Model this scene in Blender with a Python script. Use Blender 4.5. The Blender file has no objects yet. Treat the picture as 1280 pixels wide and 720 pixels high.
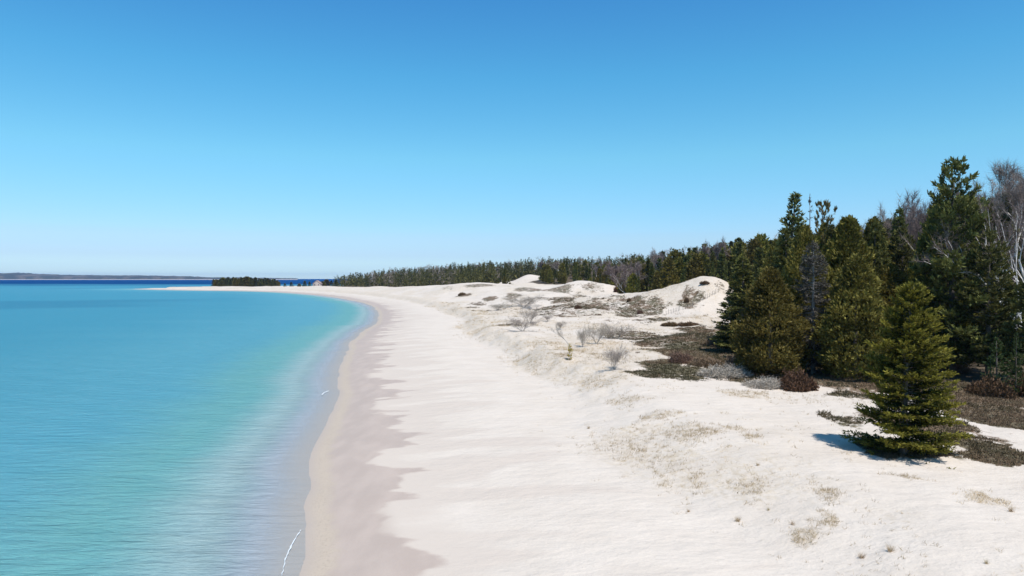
import bpy, math, random
import numpy as np
from mathutils import Vector

random.seed(7)
RNG = np.random.default_rng(11)
scene = bpy.context.scene
COL = scene.collection
R = math.radians

# ------------------------------------------------------------------ camera
CAM_Z = 12.0
F = 870.0            # focal length in photo pixels (1280 wide)
HZ = 348.0           # photo row of the horizon
cam_d = bpy.data.cameras.new('camera')
cam = bpy.data.objects.new('camera', cam_d); COL.objects.link(cam)
cam_d.sensor_width = 36.0
cam_d.lens = F / 1280 * 36
cam_d.clip_start = 0.5
cam_d.clip_end = 40000
PITCH = math.atan((360 - HZ) / F)
cam.location = (0, 0, CAM_Z)
cam.rotation_euler = (math.pi / 2 - PITCH, 0, 0)
scene.camera = cam

# ------------------------------------------------------------------ sky, sun, exposure
SUN_EL, SUN_AZ = R(61), R(148)          # azimuth clockwise from +Y
world = bpy.data.worlds.new('World'); scene.world = world
world.use_nodes = True
wn, wl = world.node_tree.nodes, world.node_tree.links
bg = wn['Background']
sky = wn.new('ShaderNodeTexSky'); sky.sky_type = 'NISHITA'
sky.sun_disc = False
sky.sun_elevation = SUN_EL; sky.sun_rotation = SUN_AZ
sky.altitude = 0; sky.air_density = 1.0; sky.dust_density = 0.1; sky.ozone_density = 2.2
# deeper, bluer air than the plain model gives: tint the sky by elevation
tc = wn.new('ShaderNodeTexCoord'); sp = wn.new('ShaderNodeSeparateXYZ'); wl.new(tc.outputs['Generated'], sp.inputs[0])
rmp = wn.new('ShaderNodeValToRGB'); wl.new(sp.outputs[2], rmp.inputs[0])
stops = [(0.0, (0.66, 0.95, 1.28)), (0.014, (0.54, 0.78, 1.15)), (0.032, (0.512, 0.68, 1.025)), (0.055, (0.585, 0.735, 1.0)), (0.168, (0.61, 0.95, 1.03)), (0.275, (0.455, 0.94, 1.11)),
         (0.40, (0.36, 0.81, 1.15)), (1.0, (0.60, 0.84, 0.90))]
el = rmp.color_ramp.elements
el[0].position = 0; el[0].color = (*[v / 1.3 for v in stops[0][1]], 1)
el[1].position = 1; el[1].color = (*[v / 1.3 for v in stops[-1][1]], 1)
for p, c in stops[1:-1]:
    k = el.new(p); k.color = (*[v / 1.3 for v in c], 1)
mxs = wn.new('ShaderNodeMix'); mxs.data_type = 'RGBA'; mxs.blend_type = 'MULTIPLY'; mxs.inputs[0].default_value = 1
wl.new(sky.outputs[0], mxs.inputs[6]); wl.new(rmp.outputs[0], mxs.inputs[7]); 
hs = wn.new('ShaderNodeHueSaturation')
hs.inputs['Hue'].default_value = 0.485
hs.inputs['Saturation'].default_value = 1.12
wl.new(mxs.outputs[2], bg.inputs[0]); 
wl.new(sky.outputs[0], hs.inputs['Color']); wl.new(hs.outputs[0], mxs.inputs[6])
bg.inputs[1].default_value = 0.1495

sd = bpy.data.lights.new('sun', 'SUN'); sun = bpy.data.objects.new('sun', sd); COL.objects.link(sun)
sd.energy = 4.2; sd.angle = R(0.5); sd.color = (1.0, 0.955, 0.885)
S = Vector((math.sin(SUN_AZ) * math.cos(SUN_EL), math.cos(SUN_AZ) * math.cos(SUN_EL), math.sin(SUN_EL)))
sun.rotation_euler = S.to_track_quat('Z', 'Y').to_euler()
sun.location = (60, -20, 90)

vs = scene.view_settings
vs.view_transform = 'Standard'; vs.look = 'None'; vs.exposure = 0.35; vs.gamma = 1.0
vs.use_curve_mapping = False

# ------------------------------------------------------------------ helpers
def tag(o, label=None, cat=None, group=None, kind=None):
    if label: o['label'] = label
    if cat: o['category'] = cat
    if group: o['group'] = group
    if kind: o['kind'] = kind
    return o

def smooth(a, b, x):
    t = np.clip((x - a) / (b - a), 0, 1)
    return t * t * (3 - 2 * t)

def _hash(ix, iy, seed):
    n = (ix.astype(np.int64) * 374761393 + iy.astype(np.int64) * 668265263 + seed * 1274126177) & 0x7fffffff
    n = ((n ^ (n >> 13)) * 1103515245) & 0x7fffffff
    n = n ^ (n >> 16)
    return (n & 0xffff) / 65535.0

def noise(x, y, seed=0):
    ix = np.floor(x); iy = np.floor(y); fx = x - ix; fy = y - iy
    u = fx * fx * (3 - 2 * fx); v = fy * fy * (3 - 2 * fy)
    a = _hash(ix, iy, seed); b = _hash(ix + 1, iy, seed)
    c = _hash(ix, iy + 1, seed); d = _hash(ix + 1, iy + 1, seed)
    return (a * (1 - u) + b * u) * (1 - v) + (c * (1 - u) + d * u) * v   # 0..1

def fbm(x, y, seed=0, oct=4):
    s = 0; a = 0.5; t = 0
    for k in range(oct):
        s = s + a * noise(x * 2 ** k + 17.3 * k, y * 2 ** k - 9.1 * k, seed + k); t += a; a *= 0.5
    return s / t

def at(px, py, z=0.0):
    """point at height z seen at photo pixel (px, py)"""
    cx, cy = (px - 640) / F, -(py - 360) / F
    dy = math.cos(PITCH) + cy * math.sin(PITCH)
    dz = -math.sin(PITCH) + cy * math.cos(PITCH)
    k = (z - CAM_Z) / dz
    return (cx * k, dy * k)

def row(py, d):      # height seen at photo row py at distance d
    return CAM_Z + (HZ - py) / F * d

def seg_dist(x, y, poly, closed=True):
    d = np.full(x.shape, 1e9)
    n = len(poly)
    for i in range(n if closed else n - 1):
        ax, ay = poly[i]; bx, by = poly[(i + 1) % n]
        vx, vy = bx - ax, by - ay; L = vx * vx + vy * vy
        t = np.clip(((x - ax) * vx + (y - ay) * vy) / L, 0, 1)
        d = np.minimum(d, np.hypot(x - ax - t * vx, y - ay - t * vy))
    return d

def inside(x, y, poly):
    c = np.zeros(x.shape, bool); n = len(poly)
    for i in range(n):
        ax, ay = poly[i]; bx, by = poly[(i + 1) % n]
        if ay == by: continue
        m = ((ay > y) != (by > y)) & (x < (bx - ax) * (y - ay) / (by - ay) + ax)
        c ^= m
    return c

def sdf(x, y, poly):
    d = seg_dist(x, y, poly)
    return np.where(inside(x, y, poly), d, -d)

def catmull(pts, n=6):
    P = [pts[0]] + list(pts) + [pts[-1]]; out = []
    for i in range(1, len(P) - 2):
        p0, p1, p2, p3 = [np.array(q, float) for q in P[i - 1:i + 3]]
        for k in range(n):
            t = k / n
            out.append(tuple(0.5 * (2 * p1 + (p2 - p0) * t + (2 * p0 - 5 * p1 + 4 * p2 - p3) * t * t + (3 * p1 - p0 - 3 * p2 + p3) * t ** 3)))
    out.append(tuple(pts[-1])); return out

# ------------------------------------------------------------------ terrain
shore_px = [(378, 720), (384, 660), (392, 615), (402, 570), (411, 532), (418, 500), (422, 475), (427, 452), (437, 432),
            (452, 416), (467, 405), (472, 396), (471, 389), (462, 382), (442, 376), (405, 370), (360, 366), (310, 364),
            (250, 363.2), (200, 362.3)]
shore_pts = [(-3.0, -60), (-6.0, 5.0), (-7.6, 18)] + [at(a, b) for a, b in shore_px]
spit_tip = at(160, 361.4)
shore_pts = catmull(shore_pts, 3) + [(spit_tip[0], spit_tip[1] + 6), (spit_tip[0] + 50, spit_tip[1] + 16)]
back = [(-360, 862), (-310, 872), (-268, 882), (-258, 915), (-245, 990), (-225, 1100), (-160, 1500), (0, 1900), (2500, 3500), (16000, 9000)]
LAND = shore_pts + back + [(16000, -60)]
FOREST = [(43, 52), (34, 60), (27, 66), (23.0, 71), (24, 82), (31, 100), (37, 122), (48, 150), (62, 190), (52, 222), (40, 236),
          (42, 270), (52, 330), (40, 380), (24, 410), (-4, 450), (-26, 500), (-55, 590), (-100, 660), (-150, 730),
          (-206, 815), (-228, 880), (-222, 980), (-190, 1150), (-110, 1550), (300, 2000), (2500, 3400), (16000, 8500), (16000, 40), (80, 42)]
# dunes: x, y, height, rx, ry
DUNES = [(53, 188, 6.9, 8, 13), (66, 196, 5.2, 11, 14), (42, 196, 4.0, 9, 13), (31, 214, 2.6, 10, 13), (28, 322, 3.2, 10, 28), (40, 318, 3.0, 12, 24), (8, 350, 2.3, 13, 30), (-18, 400, 2.2, 22, 40),
         (12, 520, 3.0, 7, 16), (4, 516, 1.2, 9, 12), (-6, 540, 1.8, 5, 12), (30, 440, 2.6, 12, 24), (-30, 470, 1.2, 16, 24)]

def height(x, y, want=False):
    x = np.asarray(x, float); y = np.asarray(y, float)
    wob = 1.3 * (noise(x * 0 + 3, y * 0.085, 5) - 0.5) + 0.35 * (noise(x * 0 + 8, y * 0.3, 6) - 0.5)
    s = sdf(x, y, LAND) + wob * smooth(10, 40, y)
    f = sdf(x, y, FOREST)
    far = smooth(300, 700, y)
    # beach
    z = np.where(s < 0, np.maximum(s * 0.05, -3.0), 0.0)
    z = z + 0.55 * smooth(0, 4.5, s) + 0.65 * smooth(3, 16, s)
    # foredune: gentle beside the camera, a low scalloped bluff further on
    foot = 16.5 + 5 * smooth(40, 80, y) - 3 * smooth(180, 300, y) + 3.2 * (fbm(x * 0 + 1, y * 0.06, 21, 3) - 0.5) + 1.2 * (noise(x * 0.25, y * 0.35, 23) - 0.5)
    steep = smooth(45, 80, y)
    w = 9 * (1 - steep) + 5.2 * steep
    amp = 1.1 + 0.35 * steep
    z = z + amp * smooth(0, 1, (s - foot) / w) * (1 - smooth(0, 14, s - foot - w) * 0.22)
    # inland plain rises away from the camera, falls again towards the headland
    plain = 0.3 * smooth(60, 130, y) + 2.6 * smooth(130, 230, y) + 2.2 * smooth(260, 430, y) - 3.9 * smooth(440, 600, y) - 1.0 * smooth(650, 800, y)
    z = z + plain * smooth(24, 60, s)
    inl = smooth(22, 40, s) * (1 - 0.6 * smooth(0, 20, f))
    z = z + inl * (1.6 * (fbm(x * 0.045, y * 0.03, 31, 4) - 0.5) * (0.5 + smooth(80, 150, y)) + 0.5 * (fbm(x * 0.16, y * 0.12, 41, 3) - 0.5))
    z = z + inl * 1.5 * (fbm(x * 0.13, y * 0.085, 47, 5) - 0.5) * smooth(110, 160, y) * (1 - smooth(360, 460, y))
    z = z + 0.16 * (fbm(x * 0.5, y * 0.4, 51, 3) - 0.5) * smooth(foot - 3, foot + 5, s)
    z = z + 0.10 * (fbm(x * 0.09, y * 0.35, 61, 3) - 0.5) * smooth(3, 7, s)
    z = z + (0.9 * (fbm(x * 0.24, y * 0.17, 55, 3) - 0.5) + 0.5 * (fbm(x * 0.7, y * 0.5, 57, 2) - 0.5)) * np.exp(-((s - foot - 4.0) / 4.5) ** 2) * smooth(40, 80, y)
    for dx, dy, h, rx, ry in DUNES:
        q = ((x - dx) / rx) ** 2 + ((y - dy) / ry) ** 2
        z = z + h * np.exp(-0.9 * q)
    near = 1 - smooth(150, 260, y)
    hill = (9.5 * smooth(12, 60, f)) * near + (10.5 * smooth(6, 75, f)) * (1 - near)
    hill = hill * (1 - 0.45 * smooth(560, 800, y) * smooth(-60, -180, x)) + 1.6 * (fbm(x * 0.03, y * 0.03, 71, 3) - 0.5) * smooth(0, 30, f)
    z = z + hill
    if want: return z, s, f, foot, w
    return z

def ground(x, y): return float(height(np.array([float(x)]), np.array([float(y)]))[0])

def hit(px, py):
    """where the view ray of a photo pixel meets the terrain"""
    d = np.geomspace(18, 1200, 2600)
    cx, cy = (px - 640) / F, -(py - 360) / F
    dy = math.cos(PITCH) + cy * math.sin(PITCH); dz = -math.sin(PITCH) + cy * math.cos(PITCH)
    x = cx / dy * d; y = d; z = CAM_Z + dz / dy * d
    g = height(x, y)
    i = np.argmax(z <= g)
    if z[i] > g[i]: i = len(d) - 1
    return float(x[i]), float(y[i]), float(g[i])

def new_mesh(name, V, quads=None, tris=None, smooth_shade=False):
    me = bpy.data.meshes.new(name)
    V = np.asarray(V, np.float32)
    nq = 0 if quads is None else len(quads); nt = 0 if tris is None else len(tris)
    me.vertices.add(len(V)); me.vertices.foreach_set('co', V.ravel())
    loops = []; starts = []; 
    if nq: loops.append(np.asarray(quads, np.int32).ravel()); starts.append(np.arange(nq, dtype=np.int32) * 4)
    if nt: loops.append(np.asarray(tris, np.int32).ravel()); starts.append(np.arange(nt, dtype=np.int32) * 3 + nq * 4)
    L = np.concatenate(loops)
    me.loops.add(len(L)); me.loops.foreach_set('vertex_index', L)
    me.polygons.add(nq + nt); me.polygons.foreach_set('loop_start', np.concatenate(starts))
    if smooth_shade: me.polygons.foreach_set('use_smooth', np.ones(nq + nt, bool))
    me.update(calc_edges=True); me.validate()
    return me

def attr(me, name, arr):
    a = me.attributes.new(name, 'FLOAT', 'POINT'); a.data.foreach_set('value', np.asarray(arr, np.float32))

def link(name, me, m=None, parent=None, loc=None):
    o = bpy.data.objects.new(name, me); COL.objects.link(o)
    if m is not None and not me.materials: me.materials.append(m)
    if parent is not None: o.parent = parent
    if loc is not None: o.location = loc
    return o

def fan(a0, a1, na, d0, d1, nd):
    """grid on the ground, fine nearby and coarser towards the horizon"""
    A = np.linspace(R(a0), R(a1), na); D = np.geomspace(d0, d1, nd)
    D, A = np.meshgrid(D, A, indexing='ij')
    X = D * np.tan(A); Y = D * np.ones_like(A)
    i = np.arange(nd - 1)[:, None] * na + np.arange(na - 1)[None, :]
    Q = np.stack([i, i + 1, i + na + 1, i + na], -1).reshape(-1, 4)
    return X.ravel(), Y.ravel(), Q

# ------------------------------------------------------------------ materials
class NT:
    def __init__(s, name):
        s.m = bpy.data.materials.new(name); s.m.use_nodes = True
        s.n = s.m.node_tree.nodes; s.l = s.m.node_tree.links
        s.b = s.n['Principled BSDF']; s.out = s.n['Material Output']
    def node(s, t, **k):
        n = s.n.new(t)
        for a, v in k.items(): setattr(n, a, v)
        return n
    def put(s, sock, v):
        if isinstance(v, bpy.types.NodeSocket): s.l.new(v, sock)
        elif isinstance(v, (tuple, list)) and len(v) == 3 and sock.type == 'RGBA': sock.default_value = (*v, 1)
        else: sock.default_value = v
    def math(s, op, a, b=0.0, c=None, clamp=False):
        n = s.node('ShaderNodeMath', operation=op, use_clamp=clamp)
        s.put(n.inputs[0], a); s.put(n.inputs[1], b)
        if c is not None: s.put(n.inputs[2], c)
        return n.outputs[0]
    def mix(s, f, a, b, blend='MIX'):
        n = s.node('ShaderNodeMix', data_type='RGBA', blend_type=blend)
        s.put(n.inputs[0], f); s.put(n.inputs[6], a); s.put(n.inputs[7], b); return n.outputs[2]
    def step(s, x, a, b):
        n = s.node('ShaderNodeMapRange', interpolation_type='SMOOTHSTEP')
        s.put(n.inputs[0], x); n.inputs[1].default_value = a; n.inputs[2].default_value = b
        return n.outputs[0]
    def attr(s, name):
        return s.node('ShaderNodeAttribute', attribute_name=name).outputs['Fac']
    def noise(s, scale, detail=3, vec=None, rough=0.5, dist=0.0):
        n = s.node('ShaderNodeTexNoise'); n.inputs['Scale'].default_value = scale
        n.inputs['Detail'].default_value = detail; n.inputs['Roughness'].default_value = rough
        n.inputs['Distortion'].default_value = dist
        if vec is not None: s.l.new(vec, n.inputs['Vector'])
        return n.outputs['Fac']
    def pos(s, sx=1, sy=1, sz=1, rz=0):
        g = s.node('ShaderNodeNewGeometry')
        m = s.node('ShaderNodeMapping'); m.inputs['Scale'].default_value = (sx, sy, sz); m.inputs['Rotation'].default_value = (0, 0, rz)
        s.l.new(g.outputs['Position'], m.inputs['Vector']); return m.outputs[0]
    def bump(s, h, strength=0.3, dist=0.1, normal=None):
        n = s.node('ShaderNodeBump'); n.inputs['Strength'].default_value = strength; n.inputs['Distance'].default_value = dist
        s.l.new(h, n.inputs['Height'])
        if normal is not None: s.l.new(normal, n.inputs['Normal'])
        return n.outputs[0]

def sand_material():
    t = NT('sand')
    s = t.attr('shore'); veg = t.attr('veg'); tan = t.attr('tan'); floor = t.attr('litter')
    DRY = (0.595, 0.522, 0.452); WET = (0.415, 0.332, 0.28)
    # tone of the dry sand
    n1 = t.noise(0.35, 4, t.pos()); n2 = t.noise(6, 5, t.pos(), 0.6)
    dry = t.mix(t.step(n1, 0.3, 0.75), DRY, (0.555, 0.482, 0.412))
    dry = t.mix(t.math('MULTIPLY', t.step(n2, 0.45, 0.75), 0.24), dry, (0.42, 0.37, 0.32))
    # wet band: tongues of dry sand reach across it towards the water
    tongue = t.noise(1.0, 4, t.pos(0.085, 0.33, 1, R(-9)), 0.42, 0.25)
    blot = t.noise(1.0, 4, t.pos(0.30, 0.34, 1), 0.5, 0.3)
    e = t.math('ADD', s, t.math('MULTIPLY', t.math('SUBTRACT', tongue, 0.5), 19.0))
    e = t.math('ADD', e, t.math('MULTIPLY', t.math('SUBTRACT', blot, 0.5), 5.0))
    drym = t.math('MULTIPLY', t.step(e, 4.5, 5.6), t.step(s, 2.6, 4.4), clamp=True)
    faint = t.step(t.math('ADD', s, t.math('MULTIPLY', t.math('SUBTRACT', tongue, 0.5), 34.0)), 9.0, 13.5)
    damp = t.mix(faint, (0.53, 0.455, 0.39), dry)
    wet = t.mix(t.step(t.noise(0.8, 4, t.pos(1, 0.4)), 0.35, 0.7), WET, (0.46, 0.37, 0.312))
    # coarse tan wrack line right at the waterline
    sw = t.math('ADD', s, t.math('MULTIPLY', t.noise(0.9, 4, t.pos()), 1.2))
    swash = t.math('MULTIPLY', t.step(sw, 0.5, 0.9), t.math('SUBTRACT', 1.0, t.step(sw, 1.6, 2.3)), clamp=True)
    wet = t.mix(t.math('MULTIPLY', swash, 0.75), wet, (0.47, 0.385, 0.295))
    pebb = t.step(t.noise(9, 4, t.pos(), 0.7), 0.52, 0.62)
    wet = t.mix(t.math('MULTIPLY', t.math('MULTIPLY', swash, pebb), 0.4), wet, (0.28, 0.22, 0.17))
    soak = t.math('SUBTRACT', 1.0, t.step(s, -0.2, 0.9))
    wet = t.mix(soak, wet, (0.40, 0.335, 0.285))
    col = t.mix(drym, wet, damp)
    # thin dry grass staining on the foredune and hollows
    g1 = t.noise(0.55, 5, t.pos(1, 0.6), 0.62, 0.4); g2 = t.noise(4.0, 4, t.pos(), 0.6)
    tm = t.step(t.math('ADD', t.math('MULTIPLY', tan, 0.55), t.math('MULTIPLY', t.math('ADD', g1, t.math('MULTIPLY', g2, 0.35)), 0.6)), 0.58, 0.86)
    tm = t.math('MULTIPLY', tm, t.step(tan, 0.02, 0.35))
    fine = t.step(t.noise(2.6, 5, t.pos(1, 0.7), 0.7, 0.4), 0.44, 0.60)
    col = t.mix(t.math('MULTIPLY', t.math('MULTIPLY', tm, t.math('ADD', t.math('MULTIPLY', fine, 0.8), 0.14)), 0.6), col, (0.44, 0.35, 0.235))
    sp1 = t.step(t.noise(3.2, 4, t.pos(0.8, 0.8), 0.72), 0.60, 0.70)
    col = t.mix(t.math('MULTIPLY', t.math('MULTIPLY', sp1, t.step(tan, 0.02, 0.3)), 0.32), col, (0.30, 0.255, 0.21))
    # living ground cover: heath, moss and creeping juniper, brown and dark green
    vn = t.noise(0.9, 8, t.pos(1, 0.7), 0.75, 0.6); vn2 = t.noise(0.22, 3, t.pos()); vn3 = t.noise(5, 4, t.pos())
    vm = t.step(t.math('ADD', veg, t.math('MULTIPLY', t.math('SUBTRACT', vn, 0.5), 2.1)), 0.36, 0.62)
    vc = t.mix(t.step(vn2, 0.40, 0.60), (0.090, 0.080, 0.040), (0.165, 0.105, 0.065))
    vc = t.mix(t.step(vn3, 0.4, 0.7), vc, (0.17, 0.14, 0.105))
    col = t.mix(vm, col, vc)
    fm = t.step(t.math('ADD', floor, t.math('MULTIPLY', t.math('SUBTRACT', vn, 0.5), 0.8)), 0.4, 0.7)
    col = t.mix(fm, col, t.mix(vn3, (0.075, 0.055, 0.038), (0.11, 0.085, 0.055)))
    t.put(t.b.inputs['Base Color'], col)
    rough = t.math('ADD', t.math('MULTIPLY', drym, 0.35), 0.6)
    t.put(t.b.inputs['Roughness'], rough); t.b.inputs['Specular IOR Level'].default_value = 0.25
    # wind ripples, hummocks and footprints, smoothed where the sand is wet
    h = t.math('ADD', t.math('MULTIPLY', t.noise(1.6, 6, t.pos(0.7, 1), 0.6), 1.0), t.math('MULTIPLY', t.noise(0.45, 3, t.pos(0.5, 1.2)), 1.5))
    h = t.math('MULTIPLY', h, t.math('ADD', t.math('MULTIPLY', t.step(s, 4.0, 11.0), 0.72), 0.08))
    b1 = t.bump(h, 0.55, 0.30)
    b2 = t.bump(t.math('MULTIPLY', t.noise(9, 4, t.pos(), 0.7), t.math('MAXIMUM', t.math('MULTIPLY', tan, 0.9), 0.20)), 0.5, 0.16, b1)
    t.put(t.b.inputs['Normal'], b2)
    return t.m

def water_material():
    t = NT('lake_water')
    D = t.attr('offshore'); deep = t.attr('deep')
    n = t.noise(1.0, 4, t.pos(0.022, 0.05, 1, R(10)), 0.55, 0.5)
    Dn = t.math('ADD', D, t.math('MULTIPLY', t.math('MULTIPLY', t.math('SUBTRACT', n, 0.5), D), 0.7))
    lg = t.math('DIVIDE', t.math('LOGARITHM', t.math('ADD', t.math('MAXIMUM', Dn, 0), 1.0), 2.718), 6.0)  # 0..~1
    r = t.node('ShaderNodeValToRGB'); r.color_ramp.interpolation = 'EASE'
    e = r.color_ramp.elements
    stops = [(0.0, (0.60, 0.57, 0.57)), (0.17, (0.49, 0.585, 0.68)), (0.28, (0.30, 0.41, 0.41)), (0.39, (0.135, 0.345, 0.345)),
             (0.52, (0.088, 0.305, 0.385)), (0.75, (0.045, 0.245, 0.345)), (1.0, (0.034, 0.228, 0.335))]
    e[0].position = stops[0][0]; e[0].color = (*stops[0][1], 1)
    e[1].position = stops[-1][0]; e[1].color = (*stops[-1][1], 1)
    for p, c in stops[1:-1]:
        k = e.new(p); k.color = (*c, 1)
    t.l.new(lg, r.inputs[0])
    col = t.mix(deep, r.outputs[0], (0.001, 0.034, 0.145))
    wv = t.noise(1.0, 5, t.pos(0.25, 1.1, 1, R(12)), 0.6, 0.4)
    col = t.mix(t.math('MULTIPLY', t.step(wv, 0.35, 0.75), 0.16), col, (0.02, 0.16, 0.24))
    rip = t.noise(1.0, 4, t.pos(0.8, 3.4, 1, R(6)), 0.6, 0.6)
    col = t.mix(t.math('MULTIPLY', t.step(rip, 0.42, 0.68), 0.11), col, (0.03, 0.13, 0.19))
    t.put(t.b.inputs['Base Color'], col)
    t.b.inputs['Roughness'].default_value = 1.0
    t.b.inputs['Specular IOR Level'].default_value = 0.0
    h = t.math('ADD', t.math('MULTIPLY', t.noise(1.0, 4, t.pos(0.35, 1.5, 1, R(14)), 0.6, 0.5), 1.0),
               t.math('MULTIPLY', t.noise(1.0, 5, t.pos(1.6, 5.5, 1, R(8)), 0.65), 0.35))
    nb = t.bump(h, 0.8, 0.75)
    t.put(t.b.inputs['Normal'], nb)
    fr = t.node('ShaderNodeFresnel'); fr.inputs[0].default_value = 1.33; t.l.new(nb, fr.inputs['Normal'])
    gl = t.node('ShaderNodeBsdfGlossy'); gl.inputs['Roughness'].default_value = 0.16; t.l.new(nb, gl.inputs['Normal'])
    wm = t.node('ShaderNodeMixShader')
    t.put(wm.inputs[0], t.math('MINIMUM', t.math('MULTIPLY', fr.outputs[0], 0.7), t.math('SUBTRACT', 0.27, t.math('MULTIPLY', deep, 0.245))))
    t.l.new(t.b.outputs[0], wm.inputs[1]); t.l.new(gl.outputs[0], wm.inputs[2])
    # the clear last metres let the sandy bed show
    tr = t.node('ShaderNodeBsdfTransparent'); tr.inputs[0].default_value = (0.90, 0.95, 0.98, 1)
    mx = t.node('ShaderNodeMixShader')
    t.put(mx.inputs[0], t.math('ADD', t.math('MULTIPLY', t.step(Dn, 0.0, 5.0), 0.85), 0.15, clamp=True))
    t.l.new(tr.outputs[0], mx.inputs[1]); t.l.new(wm.outputs[0], mx.inputs[2]); t.l.new(mx.outputs[0], t.out.inputs[0])
    return t.m

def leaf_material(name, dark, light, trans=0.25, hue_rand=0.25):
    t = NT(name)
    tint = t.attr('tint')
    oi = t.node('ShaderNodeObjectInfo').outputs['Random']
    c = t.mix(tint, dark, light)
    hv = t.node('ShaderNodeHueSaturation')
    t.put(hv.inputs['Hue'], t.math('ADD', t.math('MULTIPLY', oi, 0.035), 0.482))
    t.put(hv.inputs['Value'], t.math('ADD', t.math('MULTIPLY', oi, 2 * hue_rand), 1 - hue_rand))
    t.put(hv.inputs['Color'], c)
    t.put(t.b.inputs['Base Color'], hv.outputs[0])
    t.b.inputs['Roughness'].default_value = 0.75; t.b.inputs['Specular IOR Level'].default_value = 0.2
    if trans > 0:
        tl = t.node('ShaderNodeBsdfTranslucent'); t.l.new(hv.outputs[0], tl.inputs[0])
        mx = t.node('ShaderNodeMixShader'); mx.inputs[0].default_value = trans
        t.l.new(t.b.outputs[0], mx.inputs[1]); t.l.new(tl.outputs[0], mx.inputs[2]); t.l.new(mx.outputs[0], t.out.inputs[0])
    return t.m

def bark_material(name, a, b, scale=3.0, stretch=0.3, lo=0.4, hi=0.65):
    t = NT(name)
    c = t.node('ShaderNodeTexCoord'); m = t.node('ShaderNodeMapping'); m.inputs['Scale'].default_value = (1, 1, stretch)
    t.l.new(c.outputs['Object'], m.inputs[0])
    n = t.noise(scale, 4, m.outputs[0], 0.6)
    t.put(t.b.inputs['Base Color'], t.mix(t.step(n, lo, hi), a, b))
    t.b.inputs['Roughness'].default_value = 0.85
    t.put(t.b.inputs['Normal'], t.bump(n, 0.5, 0.03))
    return t.m

M_SAND = sand_material(); M_WATER = water_material()
M_SPRUCE = leaf_material('spruce_needles', (0.034, 0.044, 0.014), (0.200, 0.195, 0.056))
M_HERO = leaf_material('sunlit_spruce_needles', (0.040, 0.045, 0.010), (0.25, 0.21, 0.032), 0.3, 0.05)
M_CEDAR = leaf_material('cedar_foliage', (0.060, 0.057, 0.014), (0.240, 0.205, 0.044))
M_PINE = leaf_material('pine_needles', (0.030, 0.040, 0.014), (0.165, 0.158, 0.046))
M_DEAD = leaf_material('dead_needles', (0.055, 0.050, 0.042), (0.135, 0.12, 0.10), 0.1, 0.1)
M_RUST = leaf_material('rusty_needles', (0.10, 0.075, 0.03), (0.20, 0.14, 0.045), 0.15, 0.1)
M_YELLOW = leaf_material('yellow_pine_needles', (0.10, 0.10, 0.03), (0.26, 0.21, 0.075), 0.25, 0.1)
M_GREENS = leaf_material('young_spruce_needles', (0.030, 0.055, 0.020), (0.10, 0.135, 0.045))
M_BARK = bark_material('conifer_bark', (0.085, 0.065, 0.050), (0.17, 0.14, 0.12))
M_GREYBARK = bark_material('weathered_wood', (0.20, 0.185, 0.17), (0.34, 0.32, 0.30))
M_BIRCH = bark_material('birch_bark', (0.22, 0.19, 0.17), (0.78, 0.74, 0.70), 2.2, 1.6, 0.28, 0.40)
M_TWIG = leaf_material('purple_brown_twigs', (0.15, 0.115, 0.105), (0.28, 0.225, 0.20), 0.0, 0.15)
M_SHRUBG = leaf_material('grey_twigs', (0.24, 0.205, 0.175), (0.40, 0.35, 0.305), 0.0, 0.1)
M_SHRUBB = leaf_material('brown_twigs', (0.10, 0.065, 0.045), (0.22, 0.145, 0.10), 0.0, 0.15)
M_JUNIPER = leaf_material('reddish_juniper', (0.052, 0.036, 0.020), (0.165, 0.095, 0.050), 0.1, 0.15)
M_GRASS = leaf_material('dry_beach_grass', (0.34, 0.26, 0.15), (0.62, 0.49, 0.31), 0.2, 0.05)
M_HEATH = leaf_material('heath_cover', (0.050, 0.052, 0.022), (0.190, 0.135, 0.078), 0.1, 0.05)

# ------------------------------------------------------------------ ground sheet
# patches of ground cover, from the photograph: (px, py, half width, half height in px, strength)
VEG_PX = [(850, 456, 66, 13, 0.95), (885, 425, 50, 14, 0.9), (810, 361, 26, 3.2, 0.95), (838, 354, 14, 2.6, 0.85), (742, 359, 14, 1.2, 0.45), (600, 356, 20, 1.4, 0.6), (905, 365, 8, 3, 0.4), (872, 440, 62, 17, 0.9), (905, 464, 50, 16, 0.9), (935, 430, 45, 26, 0.9), (830, 428, 40, 9, 0.65), (790, 420, 38, 7, 0.55), (868, 412, 32, 5, 0.75),
          (840, 468, 60, 7, 0.70), (812, 452, 22, 4, 0.5), (800, 466, 20, 3, 0.7), (760, 382, 30, 4, 0.45), (700, 388, 40, 5, 0.45), (640, 382, 40, 4, 0.3),
          (1010, 478, 60, 8, 0.6), (1240, 478, 80, 26, 0.95), (1235, 516, 75, 30, 0.95), (1190, 540, 44, 34, 0.95), (1250, 570, 60, 10, 0.95), (1290, 530, 60, 34, 0.9), (1145, 530, 40, 26, 0.8), (1130, 560, 62, 16, 0.85),
          (1075, 494, 34, 8, 0.62), (1060, 522, 22, 12, 0.55), (1320, 540, 60, 40, 0.85), (735, 392, 35, 3, 0.4), (860, 372, 14, 2.5, 0.6), (815, 352.5, 34, 4.0, 0.75), (835, 346, 22, 2.5, 0.7),
          (870, 345.6, 9, 1.4, 0.8), (745, 384, 14, 2.2, 0.8), (705, 374, 20, 2.5, 0.6), (772, 375, 10, 2, 0.6), (795, 376, 14, 1.6, 0.7), (582, 369, 10, 2, 0.9),
          (613, 374, 12, 2, 0.8), (640, 371, 12, 1.6, 0.6), (655, 361, 14, 2.0, 0.6), (690, 351, 12, 1.5, 0.5), (560, 360, 10, 1.2, 0.4), (700, 405, 12, 2, 0.3)]
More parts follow.
